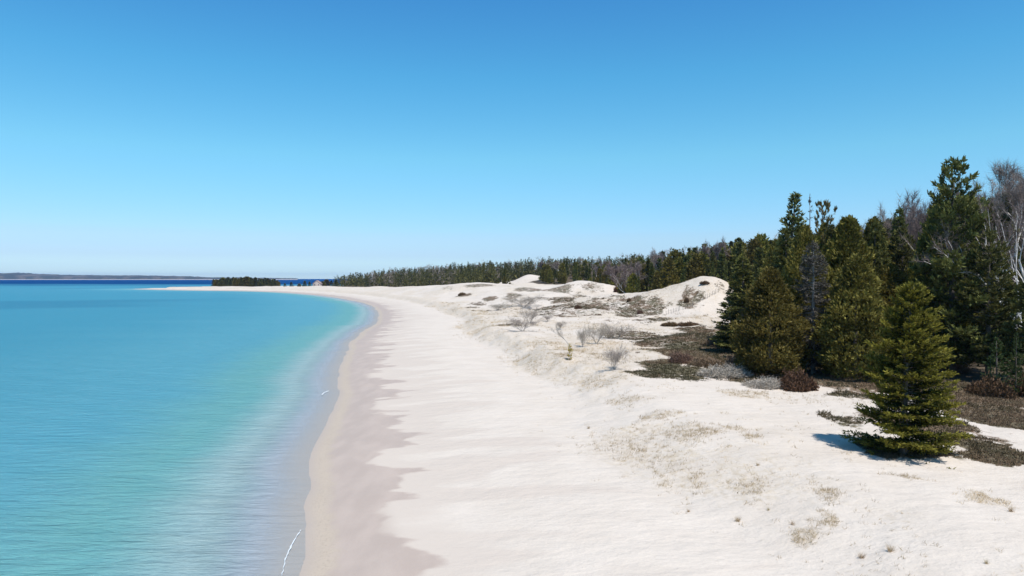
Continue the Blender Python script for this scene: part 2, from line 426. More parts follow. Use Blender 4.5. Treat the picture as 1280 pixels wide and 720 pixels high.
BARE_PX = [(1075, 508, 30, 6), (1040, 500, 30, 5), (1252, 546, 44, 11), (893, 470, 22, 4), (860, 456, 14, 4), (1025, 490, 30, 5)]
def to_world(p):
    x, y, z = hit(p[0], p[1])
    d = y
    return (x, y, p[2] * d / F, max(p[3] * d * d / (F * max(CAM_Z - z, 2.5)), 0.6))
VEG = [(*to_world(p), p[4]) for p in VEG_PX]
BARE = [to_world(p) for p in BARE_PX]
def veg_at(x, y, f):
    v = np.zeros_like(x); x0, y0 = x, y
    x = x + 7.0 * (fbm(x0 * 0.16, y0 * 0.12, 301, 4) - 0.5) * smooth(20, 90, y0) + 2.5 * (fbm(x0 * 0.5, y0 * 0.4, 303, 3) - 0.5)
    y = y + 14.0 * (fbm(x0 * 0.16, y0 * 0.12, 305, 4) - 0.5) * smooth(20, 120, y0) + 3.0 * (fbm(x0 * 0.5, y0 * 0.4, 307, 3) - 0.5)
    # low streaks of juniper and bearberry all over the dune field
    fld = smooth(95, 125, y0) * (1 - smooth(330, 420, y0)) * smooth(-16, 0, x0 + (y0 - 120) * 0.10) * (1 - smooth(36, 60, x0))
    v = np.maximum(v, fld * 0.62 * smooth(0.56, 0.72, fbm(x0 * 0.085, y0 * 0.05, 311, 5)))
    for cx, cy, rx, ry, s in VEG:
        ry = min(ry, rx * 3.2)
        q = np.sqrt(((x - cx) / rx) ** 2 + ((y - cy) / ry) ** 2)
        v = np.maximum(v, s * (1 - smooth(0.55, 1.25, q)))
    v = np.maximum(v, 0.95 * smooth(-5, 1.5, f) * (1 - 0.2 * smooth(120, 160, y)) * (1 - smooth(128, 150, y)))
    v = np.maximum(v, 0.9 * smooth(-4, 2, f) * smooth(140, 170, y))
    for cx, cy, rx, ry in BARE:
        q = np.sqrt(((x - cx) / rx) ** 2 + ((y - cy) / ry) ** 2)
        v = v * (1 - 0.62 * (1 - smooth(0.6, 1.3, q)))
    for dx, dy, rr in ((8, 512, 20), (-4, 535, 13)):     # open sand faces among the trees
        v = v * smooth(0.7, 1.0, np.hypot(x - dx, (y - dy) * 0.5) / rr + 0.9 * (fbm(x0 * 0.15, y0 * 0.07, 321, 3) - 0.5))
    return v
TAN = [to_world(p) for p in ((1045, 622, 30, 12), (1028, 646, 22, 8), (940, 606, 30, 12), (912, 535, 24, 5), (916, 562, 12, 3), (952, 547, 16, 6), (820, 520, 46, 6),
       (785, 500, 34, 7), (860, 540, 36, 14), (1150, 600, 34, 4), (745, 478, 22, 6), (930, 493, 44, 6), (800, 560, 16, 10), (880, 600, 20, 8), (1000, 668, 30, 16), (1230, 625, 24, 10))]
def drift_at(x, y):
    x1 = x + 2.2 * (fbm(x * 0.6, y * 0.5, 331, 3) - 0.5); y1 = y + 3.0 * (fbm(x * 0.6, y * 0.5, 333, 3) - 0.5)
    v = np.zeros_like(x)
    for cx, cy, rx, ry in TAN:
        q = np.sqrt(((x1 - cx) / rx) ** 2 + ((y1 - cy) / ry) ** 2); v = np.maximum(v, 1 - smooth(0.35, 1.15, q))
    return v
def tan_at(x, y, s, f, foot):
    t = smooth(foot - 3.5, foot + 2.5, s) * (0.42 + 0.55 * np.exp(-((s - foot - 3.5) / 4.5) ** 2))
    t = t * (0.55 + 0.75 * smooth(0.38, 0.6, fbm(x * 0.10, y * 0.07, 81, 3)))
    t = t * (0.62 + 0.38 * smooth(48, 75, y)) * (1 + 0.35 * smooth(70, 100, y))
    t = np.maximum(t, 0.85 * drift_at(x, y) * (1 - smooth(60, 80, y)))
    return np.clip(t * (1 - smooth(0, 6, f)), 0, 1)

X, Y, Q = fan(-64, 64, 860, 14, 15000, 840)
Z, SH, FO, FT, FW = height(X, Y, True)
me = new_mesh('sand_ground', np.stack([X, Y, Z], 1), quads=Q, smooth_shade=True)
attr(me, 'shore', SH); attr(me, 'veg', veg_at(X, Y, FO)); attr(me, 'tan', tan_at(X, Y, SH, FO, FT))
lit = smooth(1, 8, FO)
for dx, dy, rr in ((8, 512, 20), (-4, 535, 13)):
    lit = lit * smooth(0.7, 1.0, np.hypot(X - dx, (Y - dy) * 0.5) / rr)
attr(me, 'litter', lit)
tag(link('ground', me, M_SAND), kind='structure')

# ------------------------------------------------------------------ lake
X, Y, Q = fan(-66, 66, 500, 13, 15000, 560)
s = sdf(X, Y, LAND) + (1.3 * (noise(X * 0 + 3, Y * 0.085, 5) - 0.5) + 0.35 * (noise(X * 0 + 8, Y * 0.3, 6) - 0.5)) * smooth(10, 40, Y)
swell = 0.035 * np.sin((Y * 0.93 + X * 0.36) * 1.15 + 2.2 * fbm(X * 0.06, Y * 0.06, 91, 3)) * smooth(0.5, 4, -s) * (1 - smooth(60, 160, Y))
me = new_mesh('lake', np.stack([X, Y, swell], 1), quads=Q, smooth_shade=True)
attr(me, 'offshore', np.maximum(-s, 0))
dp = smooth(1000, 1600, Y + 500 * (fbm(X * 0.0025, Y * 0.004, 95, 3) - 0.5)) 
band = 0.22 * smooth(0.45, 0.65, fbm(X * 0.008, Y * 0.012, 97, 3)) * smooth(120, 300, Y)
attr(me, 'deep', np.clip(dp * smooth(20, 160, -s) + band * smooth(30, 120, -s), 0, 1))
tag(link('water', me, M_WATER), kind='structure')

# thin foam edges of the last little waves
def foam(pts, w, seed):
    rg = np.random.default_rng(seed)
    P = np.array(catmull(pts, 8)); n = len(P)
    T = np.gradient(P, axis=0); T /= np.linalg.norm(T, axis=1)[:, None] + 1e-9
    N = np.stack([-T[:, 1], T[:, 0]], 1)
    ww = w * (0.15 + 0.8 * rg.random(n)) * np.sin(np.linspace(0.05, 3.1, n)) ** 0.5
    off = (rg.random(n) - 0.5) * w * 0.5
    c = P + N * off[:, None]
    V = []
    for k in range(n):
        for sgn, zz in ((-1, 0.045), (0, 0.085), (1, 0.045)):
            q = c[k] + N[k] * ww[k] * sgn * 0.5; V.append((q[0], q[1], zz))
    Qs = [(3 * k + j, 3 * k + j + 1, 3 * k + j + 4, 3 * k + j + 3) for k in range(n - 1) for j in (0, 1)]
    return np.array(V), np.array(Qs)
fv, fq, off = [], [], 0
for pts, w in (([at(352, 722), at(357, 700), at(365, 682), at(376, 664)], 0.10), ([at(402, 494.5), at(405, 491.5), at(411, 489)], 0.22)):
    v, q = foam(pts, w, 3); fv.append(v); fq.append(q + off); off += len(v)
t = NT('foam'); t.b.inputs['Base Color'].default_value = (0.62, 0.65, 0.67, 1); t.b.inputs['Roughness'].default_value = 0.6
tag(link('foam', new_mesh('foam', np.concatenate(fv), quads=np.concatenate(fq)), t.m), 'thin white foam line of small waves at the sandy shore', 'foam', kind='stuff')

# ------------------------------------------------------------------ far shore across the lake
def far_hills():
    n, m = 260, 14
    px = np.linspace(-420, 372, n)
    top = np.interp(px, [-420, -200, 0, 25, 45, 80, 140, 200, 235, 262, 300, 372], [340.5, 341.5, 341.2, 340.4, 341.8, 343.2, 343.9, 344.4, 345.2, 346.4, 346.9, 347.9])
    V = []
    for i in range(n):
        x0 = (px[i] - 640) / F * 6200
        jag = 6.0 * (fbm(np.array([px[i] * 0.06]), np.array([2.0]), 101, 4)[0] - 0.5) + 4 * (random.random() - 0.5)
        hh = max(row(top[i], 6200) + jag * min(1, (372 - px[i]) / 100), 1.0)
        for j in range(m):
            u = j / (m - 1)
            prof = [0, .04, .07, .5, .62, .75, .85, .93, .98, 1, .97, .9, .6, 0][j]
            yy = 6150 + [0, 14, 26, 32, 60, 100, 150, 200, 260, 330, 400, 500, 700, 1100][j]
            V.append((x0 * yy / 6200, yy, -0.5 + prof * (hh + 0.5) + (random.random() - 0.5) * 3 * (prof > .3)))
    Qs = [(i * m + j, (i + 1) * m + j, (i + 1) * m + j + 1, i * m + j + 1) for i in range(n - 1) for j in range(m - 1)]
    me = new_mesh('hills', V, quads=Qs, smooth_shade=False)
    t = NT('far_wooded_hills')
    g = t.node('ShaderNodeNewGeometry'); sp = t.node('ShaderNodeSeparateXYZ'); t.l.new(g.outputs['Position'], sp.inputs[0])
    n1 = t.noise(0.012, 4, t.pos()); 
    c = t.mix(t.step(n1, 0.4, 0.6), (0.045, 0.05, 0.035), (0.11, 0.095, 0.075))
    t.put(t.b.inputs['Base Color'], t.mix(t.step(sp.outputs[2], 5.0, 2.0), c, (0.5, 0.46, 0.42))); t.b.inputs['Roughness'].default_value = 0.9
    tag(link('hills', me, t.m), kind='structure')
far_hills()
#---VEGETATION---
class Buf:
    """collects quads and triangles with a per-vertex tint"""
    def __init__(s): s.V = []; s.Q = []; s.T = []; s.A = []; s.n = 0
    def add(s, V, Q=None, T=None, tint=0.5):
        V = np.asarray(V, float).reshape(-1, 3)
        s.V.append(V); s.A.append(np.broadcast_to(np.asarray(tint, float), (len(V),)).copy())
        if Q is not None: s.Q.append(np.asarray(Q) + s.n)
        if T is not None: s.T.append(np.asarray(T) + s.n)
        s.n += len(V)
    def mesh(s, name, smooth_shade=False):
        me = new_mesh(name, np.concatenate(s.V), np.concatenate(s.Q) if s.Q else None, np.concatenate(s.T) if s.T else None, smooth_shade)
        attr(me, 'tint', np.clip(np.concatenate(s.A), 0, 1)); return me
    def tube(s, P, rad, k=5, tint=0.5):
        P = np.asarray(P, float); n = len(P); T = np.gradient(P, axis=0); T /= np.linalg.norm(T, axis=1)[:, None] + 1e-9
        ref = np.where(np.abs(T[:, 2:3]) > 0.9, np.array([[1., 0, 0]]), np.array([[0, 0, 1.]]))
        U = np.cross(T, ref); U /= np.linalg.norm(U, axis=1)[:, None]; W = np.cross(T, U)
        a = np.arange(k) / k * 2 * math.pi
        V = P[:, None] + np.asarray(rad)[:, None, None] * (U[:, None] * np.cos(a)[None, :, None] + W[:, None] * np.sin(a)[None, :, None])
        Q = [(i * k + j, i * k + (j + 1) % k, (i + 1) * k + (j + 1) % k, (i + 1) * k + j) for i in range(n - 1) for j in range(k)]
        s.add(V, Q=Q, tint=tint)
    def blades(s, P, D, ln, wd, rg, up=0.0, tint=0.5):
        """one pointed blade per row: from P along D"""
        n = len(P)
        if n == 0: return
        D = D / (np.linalg.norm(D, axis=1)[:, None] + 1e-9)
        rnd = rg.normal(size=(n, 3)); rnd[:, 2] += up * 3
        W = np.cross(D, rnd); W /= np.linalg.norm(W, axis=1)[:, None] + 1e-9
        ln = np.broadcast_to(ln, (n,))[:, None]; wd = np.broadcast_to(wd, (n,))[:, None]
        V = np.stack([P - W * wd * 0.35, P + D * ln * 0.45 + W * wd * 0.5, P + D * ln, P + D * ln * 0.45 - W * wd * 0.5], 1)
        Q = np.arange(n)[:, None] * 4 + np.arange(4)[None]
        tt = np.broadcast_to(np.asarray(tint, float), (n,))
        s.add(V, Q=Q, tint=np.repeat(tt, 4))
    def tris(s, P, D, ln, wd, rg, tint=0.5):
        n = len(P)
        D = D / (np.linalg.norm(D, axis=1)[:, None] + 1e-9)
        W = np.cross(D, rg.normal(size=(n, 3))); W /= np.linalg.norm(W, axis=1)[:, None] + 1e-9
        ln = np.broadcast_to(ln, (n,))[:, None]; wd = np.broadcast_to(wd, (n,))[:, None]
        V = np.stack([P - W * wd * 0.5, P + W * wd * 0.5, P + D * ln], 1)
        s.add(V, T=np.arange(n)[:, None] * 3 + np.arange(3)[None], tint=np.repeat(np.broadcast_to(np.asarray(tint, float), (n,)), 3))

def conifer(seed, H=10., Rr=2.4, nb=120, dens=3.0, needle=0.30, wid=0.10, base=0.04, prof=0.8, slope=(-0.15, 0.7), curve=0.25, lop=0.2,
            flat=0.6, twig=0.42, ragged=0.25, limbs=False, clump=0.0, inner=0.15, tip_bias=0.0, whorl=0, skirt=0.62):
    """trunk and crown meshes of a spruce, fir or pine, H high and Rr wide"""
    rg = np.random.default_rng(seed)
    tr, cr = Buf(), Buf()
    zz = np.linspace(0, H, 9); lean = rg.normal(size=2) * 0.012 * H
    cx = lean[0] * (zz / H) ** 2; cy = lean[1] * (zz / H) ** 2
    tr.tube(np.stack([cx, cy, zz], 1), 0.018 * H * (1 - zz / H) ** 0.8 + 0.012, 7)
    t = np.sort(rg.random(nb) ** 0.92)
    if whorl: t = np.clip(np.round(t * whorl) / whorl + rg.normal(size=nb) * 0.006, 0, 1)
    tz = base + (1 - base - 0.01) * t
    az = np.arange(nb) * 2.399 + rg.normal(size=nb) * 0.5
    L = Rr * ((1 - t) ** prof) * np.minimum(1, skirt + t * 4.0) * (1 - ragged * rg.random(nb)) * (1 + lop * np.cos(az - rg.random() * 6.3)) + 0.04 * Rr
    gap = fbm(az / 6.283 * 5, tz * 8, seed, 2); L = L * np.where(gap < 0.36, 0.70, 1.0)
    a = slope[0] + (slope[1] - slope[0]) * t ** 1.3 + rg.normal(size=nb) * 0.06
    def pt(i, u):
        r = L[i] * u; z = tz[i] * H + L[i] * (a[i] * u + curve * (u ** 2 - 0.35 * u))
        return np.stack([r * np.cos(az[i]) + lean[0] * tz[i] ** 2, r * np.sin(az[i]) + lean[1] * tz[i] ** 2, z], -1)
    if limbs:
        for i in range(nb):
            if L[i] > 0.3 * Rr:
                u = np.linspace(0, 0.85, 4); tr.tube(pt(np.full(4, i), u), (0.0035 * H * (1 - u) + 0.004) * (L[i] / Rr) ** 0.5, 3)
    # side twigs
    nt = np.maximum((L * dens / (0.1 * H) * 2.4).astype(int), 4)
    bi = np.repeat(np.arange(nb), nt); n = len(bi)
    u = inner + (1 - inner) * rg.random(n) ** (0.75 - tip_bias)
    P0 = pt(bi, u); eps = 0.02; Dm = pt(bi, u + eps) - pt(bi, u - eps); Dm /= np.linalg.norm(Dm, axis=1)[:, None]
    side = np.where(rg.random(n) < 0.5, -1, 1) * np.radians(rg.uniform(15, 68, n))
    c, s_ = np.cos(side), np.sin(side)
    Dt = np.stack([Dm[:, 0] * c - Dm[:, 1] * s_, Dm[:, 0] * s_ + Dm[:, 1] * c, Dm[:, 2] + rg.normal(size=n) * 0.22 * (1 - flat) + clump * rg.random(n)], 1)
    tl = twig * (0.35 + 0.65 * (1 - u)) * np.maximum(L[bi], 0.25 * Rr) * rg.uniform(0.5, 1.1, n)
    # needle sprays along every twig
    k = np.maximum((tl / needle * 3.2).astype(int), 3)
    ti = np.repeat(np.arange(n), k); m = len(ti)
    v = rg.random(m)
    P = P0[ti] + Dt[ti] * (tl[ti] * v)[:, None] + rg.normal(size=(m, 3)) * needle * 0.10
    D = Dt[ti] + rg.normal(size=(m, 3)) * 0.42; D[:, 2] += 0.12
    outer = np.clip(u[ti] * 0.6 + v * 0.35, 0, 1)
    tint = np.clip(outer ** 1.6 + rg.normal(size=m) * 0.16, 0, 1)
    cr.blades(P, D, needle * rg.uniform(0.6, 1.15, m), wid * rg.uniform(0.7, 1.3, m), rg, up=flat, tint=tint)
    # leader
    q = 26; zl = H * rg.uniform(0.93, 1.01, q)
    cr.blades(np.stack([np.full(q, lean[0]), np.full(q, lean[1]), zl], 1), np.stack([rg.normal(size=q) * .5, rg.normal(size=q) * .5, np.full(q, 1.)], 1), needle * 0.8, wid, rg, tint=0.7)
    return tr, cr

def cedar(seed, H=10., Rr=2.6, n=3000, size=0.34, base=0.03, shape=(0.80, 0.28), lump=0.34, k=5):
    """dense ovate crown of upright fans"""
    rg = np.random.default_rng(seed); tr, cr = Buf(), Buf()
    zz = np.linspace(0, H * 0.92, 7); tr.tube(np.stack([0 * zz, 0 * zz, zz], 1), 0.022 * H * (1 - zz / H) + 0.015, 7)
    t = rg.random(n) ** 1.15; az = rg.random(n) * 2 * math.pi
    tt = np.linspace(0, 1, 99); prof = (1 - t) ** shape[0] * (t + 0.06) ** shape[1] / np.max((1 - tt) ** shape[0] * (tt + 0.06) ** shape[1])
    lum = 1 + lump * (2 * fbm(az / 6.2832 * 7, t * 9, seed, 2) - 1) * 1.5
    r = Rr * prof * lum * (0.62 + 0.40 * rg.random(n) ** 0.5)
    z = H * (base + (1 - base) * t)
    P = np.stack([r * np.cos(az), r * np.sin(az), z], 1)
    out = np.stack([np.cos(az), np.sin(az), 0 * az], 1)
    D = out * 0.55 + np.array([0, 0, 0.85]) + rg.normal(size=(n, 3)) * 0.25
    m = n * k; Pi = np.repeat(P, k, 0) + rg.normal(size=(m, 3)) * size * 0.35; Di = np.repeat(D, k, 0) + rg.normal(size=(m, 3)) * 0.45
    tint = np.clip(0.5 + 1.3 * (np.repeat(lum, k) - 1) + rg.normal(size=m) * 0.22, 0, 1)
    cr.blades(Pi, Di, size * rg.uniform(0.6, 1.2, m), size * 0.42 * rg.uniform(0.6, 1.3, m), rg, tint=tint)
    return tr, cr

def bare(seed, H=10., spread=0.45, levels=4, fork=3, twigs=5, r0=0.014, lean=(0, 0), first=0.3, tw_len=0.07, stems=1, arch=0.0, tw_w=0.0022, tip=1.0, splay=0.22):
    """leafless tree: limbs (trunk mesh) and fine twigs (crown mesh)"""
    rg = np.random.default_rng(seed); tr, cr = Buf(), Buf(); ends = []
    def grow(p, d, L, r, lev):
        n = 5; P = [p]; q = p.copy(); dd = d / np.linalg.norm(d)
        for i in range(n - 1):
            dd = dd + rg.normal(size=3) * 0.13; dd[2] += 0.07 * (lev > 0) - arch * (lev == 0) * 0.25 * i / n
            dd /= np.linalg.norm(dd); q = q + dd * L / (n - 1); P.append(q.copy())
        P = np.array(P); r1 = r * (0.5 if lev < levels else 0.25)
        rr = np.linspace(r, r1, n)
        if lev <= 2 or r > 0.0016 * H: tr.tube(P, rr, 6 if lev == 0 else (4 if lev < 2 else 3))
        else: cr.tube(P, np.maximum(rr, 0.001 * H * 0.6), 3, tint=0.7)
        if lev >= max(levels - 2, 1):
            for f in np.linspace(0.3, 1, 4 if lev < levels else 5):
                ends.append((P[0] + (P[-1] - P[0]) * f, dd))
        if lev < levels:
            kids = fork + (3 if lev == 0 else 0)
            for j in range(kids):
                f = first + (1 - first) * (j + rg.random()) / kids if lev == 0 else 0.3 + 0.7 * (j + rg.random() * .8) / kids
                f = min(f, 1.0); idx = f * (n - 1); i0 = min(int(idx), n - 2); b = P[i0] + (P[i0 + 1] - P[i0]) * (idx - i0)
                ax = rg.normal(size=3); ax -= ax.dot(dd) * dd; ax /= np.linalg.norm(ax)
                nd = dd * (1 - spread * 0.55) + ax * spread * rg.uniform(0.7, 1.3) + np.array([0, 0, 0.18])
                grow(b, nd, L * rg.uniform(0.45, 0.68) * (1.15 - 0.45 * f if lev == 0 else 1), r * (0.62 if lev else 0.5) * (1 - 0.35 * f), lev + 1)
    for k in range(stems):
        a = rg.random() * 6.28
        d = np.array([lean[0] + (splay * math.cos(a) if stems > 1 else 0), lean[1] + (splay * math.sin(a) if stems > 1 else 0), 1.0])
        grow(np.array([0.02 * H * math.cos(a) * (stems > 1), 0.02 * H * math.sin(a) * (stems > 1), 0.0]), d, H * 0.72 * (1 if k == 0 else rg.uniform(0.7, 1)), r0 * H * (1 if stems == 1 else 0.7), 0)
    E = np.array([e[0] for e in ends]); Dd = np.array([e[1] for e in ends])
    k = twigs; m = len(E) * k
    P = np.repeat(E, k, 0); D = np.repeat(Dd, k, 0) * 0.7 + rg.normal(size=(m, 3)) * 0.6; D[:, 2] += 0.15
    cr.tris(P, D, tw_len * H * rg.uniform(0.5, 1.3, m), tw_w * H, rg, tint=rg.random(m))
    # settle the overall height
    top = max(v[:, 2].max() for v in tr.V + cr.V)
    for b in (tr, cr): b.V = [v * (H / top) for v in b.V]
    return tr, cr

def mound(seed, Rx=1.5, Ry=1.0, Hh=0.8, n=2600, ln=0.28, wd=0.03, up=0.6):
    """a twiggy shrub: many fine stems fanning from the ground"""
    rg = np.random.default_rng(seed); cr = Buf()
    nst = n // 9
    a = rg.random(nst) * 6.283; rr = np.sqrt(rg.random(nst))
    lum = 0.15 + 1.5 * fbm(np.cos(a) * rr * 3.2 + 5, np.sin(a) * rr * 3.2 + 5, seed, 3) * (0.7 + 0.6 * rg.random(nst))
    hh = Hh * (1 - rr ** 2.4 * 0.75) * lum
    ex = 0.45 + 1.1 * fbm(np.cos(a) * 1.6 + 9, np.sin(a) * 1.6 + 9, seed + 5, 3)
    rr0 = rr; rr = rr * ex
    base = np.stack([Rx * rr * 0.75 * np.cos(a), Ry * rr * 0.75 * np.sin(a), 0 * a - 0.05], 1)
    D = np.stack([np.cos(a) * rr * 0.55, np.sin(a) * rr * 0.55, np.full(nst, 1.0)], 1) + rg.normal(size=(nst, 3)) * 0.16
    cr.tris(base, D, hh * 1.1 + 0.05, wd * 1.2, rg, tint=0.3 + 0.3 * rg.random(nst))
    si = np.repeat(np.arange(nst), 9); m = len(si); v = rg.random(m) ** 0.7
    Dn = D / np.linalg.norm(D, axis=1)[:, None]
    P = base[si] + Dn[si] * (hh[si] * v)[:, None] + rg.normal(size=(m, 3)) * 0.05
    D2 = Dn[si] * up + rg.normal(size=(m, 3)) * 0.5
    cr.blades(P, D2, ln * rg.uniform(0.5, 1.2, m), wd, rg, tint=np.clip(0.2 + 0.6 * v + rg.normal(size=m) * 0.2, 0, 1))
    return cr

# ---- prototypes: unit size meshes kept until copied
class Proto:
    def __init__(s, name, trunk, crown, mt, mc, H, Rr, crown_name='crown', trunk_name='trunk'):
        s.name = name; s.H = H; s.R = Rr; s.cn = crown_name; s.tn = trunk_name
        s.tm = trunk.mesh(name + '_trunk', True) if trunk else None
        s.cm = crown.mesh(name + '_crown')
        if s.tm: s.tm.materials.append(mt)
        s.cm.materials.append(mc)

def plant(pr, x, y, h, w=None, rot=None, label=None, cat='tree', group=None, sink=0.0, z=None, tilt=None, name=None):
    """one tree: an Empty at its foot with trunk and crown as children"""
    o = bpy.data.objects.new(name or pr.name, None); COL.objects.link(o); o.empty_display_size = 0.5
    o.location = (x, y, (ground(x, y) if z is None else z) - sink)
    o.rotation_euler = (0, 0, random.random() * 6.28 if rot is None else rot)
    if tilt: o.rotation_euler = (tilt[0], tilt[1], o.rotation_euler[2])
    k = h / pr.H; kw = k if w is None else w / (2 * pr.R)
    o.scale = (kw, kw, k)
    tag(o, label, cat, group)
    if pr.tm: link(pr.tn, pr.tm, parent=o)
    link(pr.cn, pr.cm, parent=o)
    return o

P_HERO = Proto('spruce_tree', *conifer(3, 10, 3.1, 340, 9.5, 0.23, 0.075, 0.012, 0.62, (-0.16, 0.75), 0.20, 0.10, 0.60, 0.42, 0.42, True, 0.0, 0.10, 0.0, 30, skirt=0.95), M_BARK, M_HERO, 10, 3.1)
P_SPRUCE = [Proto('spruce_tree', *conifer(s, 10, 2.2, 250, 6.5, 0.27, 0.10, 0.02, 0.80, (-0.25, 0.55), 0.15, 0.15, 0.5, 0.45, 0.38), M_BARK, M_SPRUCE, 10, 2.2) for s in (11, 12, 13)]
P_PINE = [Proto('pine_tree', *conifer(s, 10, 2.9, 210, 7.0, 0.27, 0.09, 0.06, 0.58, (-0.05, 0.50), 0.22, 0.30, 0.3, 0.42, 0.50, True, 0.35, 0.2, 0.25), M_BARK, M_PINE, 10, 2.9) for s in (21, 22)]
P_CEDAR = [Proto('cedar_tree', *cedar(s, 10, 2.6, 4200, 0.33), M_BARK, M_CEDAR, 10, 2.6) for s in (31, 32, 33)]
P_DEADS = Proto('dead_spruce_tree', *conifer(41, 10, 2.1, 200, 5.6, 0.34, 0.06, 0.05, 0.50, (-0.35, 0.35), 0.0, 0.1, 0.3, 0.45, 0.3, True), M_GREYBARK, M_DEAD, 10, 2.1)
P_SNAG = Proto('dead_snag', *conifer(43, 10, 0.9, 46, 1.2, 0.28, 0.04, 0.35, 0.6, (-0.1, 0.3), 0.0, 0.1, 0.3, 0.3, 0.5, True), M_GREYBARK, M_DEAD, 10, 0.9)
P_YELLOW = Proto('pine_tree', *conifer(47, 10, 2.0, 42, 3.8, 0.36, 0.13, 0.35, 0.25, (0.25, 0.7), 0.35, 0.2, 0.1, 0.32, 0.5, True, 0.5, 0.5, 0.4), M_GREYBARK, M_YELLOW, 10, 2.0)
P_YOUNG = Proto('young_spruce_tree', *conifer(51, 4, 1.35, 75, 4.2, 0.17, 0.05, 0.02, 0.85, (-0.05, 0.8), 0.2, 0.1, 0.6, 0.42, 0.25), M_BARK, M_GREENS, 4, 1.35)
P_BIRCH = [Proto('birch_tree', *bare(s, 14, 0.52, 4, 3, 6, 0.017, first=0.32, tw_len=0.06, tw_w=0.0016), M_BIRCH, M_TWIG, 14, 3.6) for s in (61, 62, 64)]
P_BROWN = [Proto('bare_tree', *bare(s, 12, 0.50, 4, 3, 6, 0.010, first=0.25, tw_len=0.07, stems=2, tw_w=0.0022), M_BARK, M_TWIG, 12, 3.4) for s in (71, 72)]
P_ARCH = [Proto('leaning_birch_tree', *bare(s, 10, 0.42, 3, 3, 5, 0.0125, lean=(-1.1, 0.0), first=0.3, tw_len=0.05, arch=0.5, tw_w=0.0018), M_BIRCH, M_TWIG, 10, 4) for s in (81, 83)]
P_THICKET = Proto('bare_bush', *bare(91, 3, 0.5, 3, 4, 3, 0.006, first=0.05, tw_len=0.10, stems=12, tw_w=0.0035, splay=0.5), M_GREYBARK, M_SHRUBG, 3, 1.5)
P_SHRUB = Proto('bare_bush', *bare(93, 2.4, 0.6, 2, 3, 3, 0.006, first=0.10, tw_len=0.14, stems=9, tw_w=0.0042, splay=0.55), M_GREYBARK, M_SHRUBG, 2.4, 1.3)
P_MG = Proto('twiggy_shrub', None, mound(101, 1.5, 1.1, 0.9, 3600, 0.26, 0.030), None, M_SHRUBG, 0.9, 1.5, 'twigs')
P_MB = Proto('twiggy_shrub', None, mound(102, 1.5, 1.1, 0.9, 3600, 0.24, 0.035), None, M_SHRUBB, 0.9, 1.5, 'twigs')
P_JUN = Proto('juniper_shrub', None, mound(103, 1.5, 1.1, 0.6, 5200, 0.20, 0.055, 0.4), None, M_JUNIPER, 0.6, 1.5, 'foliage')
P_GS = Proto('green_shrub', None, mound(104, 1.2, 1.0, 1.0, 5200, 0.22, 0.075, 0.5), None, M_CEDAR, 1.0, 1.2, 'foliage')
# light versions for trees far off
F_CON = [Proto('conifer_tree', *conifer(s, 10, 1.9, 130, 1.6, 0.62, 0.30, 0.01, 0.95, (-0.25, 0.4), 0.1, 0.2, 0.3, 0.45, 0.35), M_BARK, M_SPRUCE, 10, 1.9) for s in (111, 112, 113, 114)]
F_CED = [Proto('cedar_tree', *cedar(s, 10, 1.9, 520, 0.8, k=4, lump=0.22, shape=(0.62, 0.22)), M_BARK, M_CEDAR, 10, 1.9) for s in (121, 122)]
F_BARE = [Proto('bare_tree', *bare(s, 12, 0.5, 3, 4, 5, 0.012, first=0.25, tw_len=0.10, tw_w=0.006), M_BIRCH, M_TWIG, 12, 3.2) for s in (131, 132)]

def xat(px, d): return (px - 640) / F * d / (math.cos(PITCH))
def seen(pr, px, d, top, wpx, label, **k):
    """a tree whose axis shows at photo column px, d metres off, topping out at row top"""
    x = xat(px, d); g = ground(x, d)
    return plant(pr, x, d, row(top, d) - g, wpx / F * d, label=label, z=g, **k)

# ---- the trees one can tell apart at the right
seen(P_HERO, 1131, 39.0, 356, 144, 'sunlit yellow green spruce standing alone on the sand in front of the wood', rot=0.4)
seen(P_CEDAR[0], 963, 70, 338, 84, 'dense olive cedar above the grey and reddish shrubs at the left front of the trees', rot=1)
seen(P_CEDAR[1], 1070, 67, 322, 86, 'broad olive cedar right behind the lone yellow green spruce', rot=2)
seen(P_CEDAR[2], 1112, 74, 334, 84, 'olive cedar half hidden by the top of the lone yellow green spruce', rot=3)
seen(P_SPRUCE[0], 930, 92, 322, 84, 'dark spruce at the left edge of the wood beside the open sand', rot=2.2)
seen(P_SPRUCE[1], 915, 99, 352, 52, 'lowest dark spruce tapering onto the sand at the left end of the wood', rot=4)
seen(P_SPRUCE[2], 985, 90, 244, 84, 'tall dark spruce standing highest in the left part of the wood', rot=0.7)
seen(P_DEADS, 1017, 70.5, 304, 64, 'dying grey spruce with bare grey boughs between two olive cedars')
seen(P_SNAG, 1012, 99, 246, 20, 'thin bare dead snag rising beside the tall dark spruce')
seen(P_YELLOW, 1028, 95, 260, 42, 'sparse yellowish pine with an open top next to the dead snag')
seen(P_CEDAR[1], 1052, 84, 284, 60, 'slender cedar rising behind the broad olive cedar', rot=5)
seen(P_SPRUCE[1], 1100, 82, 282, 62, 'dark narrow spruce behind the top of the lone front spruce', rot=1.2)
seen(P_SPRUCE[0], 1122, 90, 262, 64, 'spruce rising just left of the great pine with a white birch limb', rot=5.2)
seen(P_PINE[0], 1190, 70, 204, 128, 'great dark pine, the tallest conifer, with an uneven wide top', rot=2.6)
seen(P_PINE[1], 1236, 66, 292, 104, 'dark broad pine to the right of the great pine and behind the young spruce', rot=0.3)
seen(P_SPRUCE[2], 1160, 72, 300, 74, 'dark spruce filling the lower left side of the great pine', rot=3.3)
seen(P_PINE[0], 1290, 62, 330, 96, 'dark pine cut by the right edge of the picture', rot=4.4)
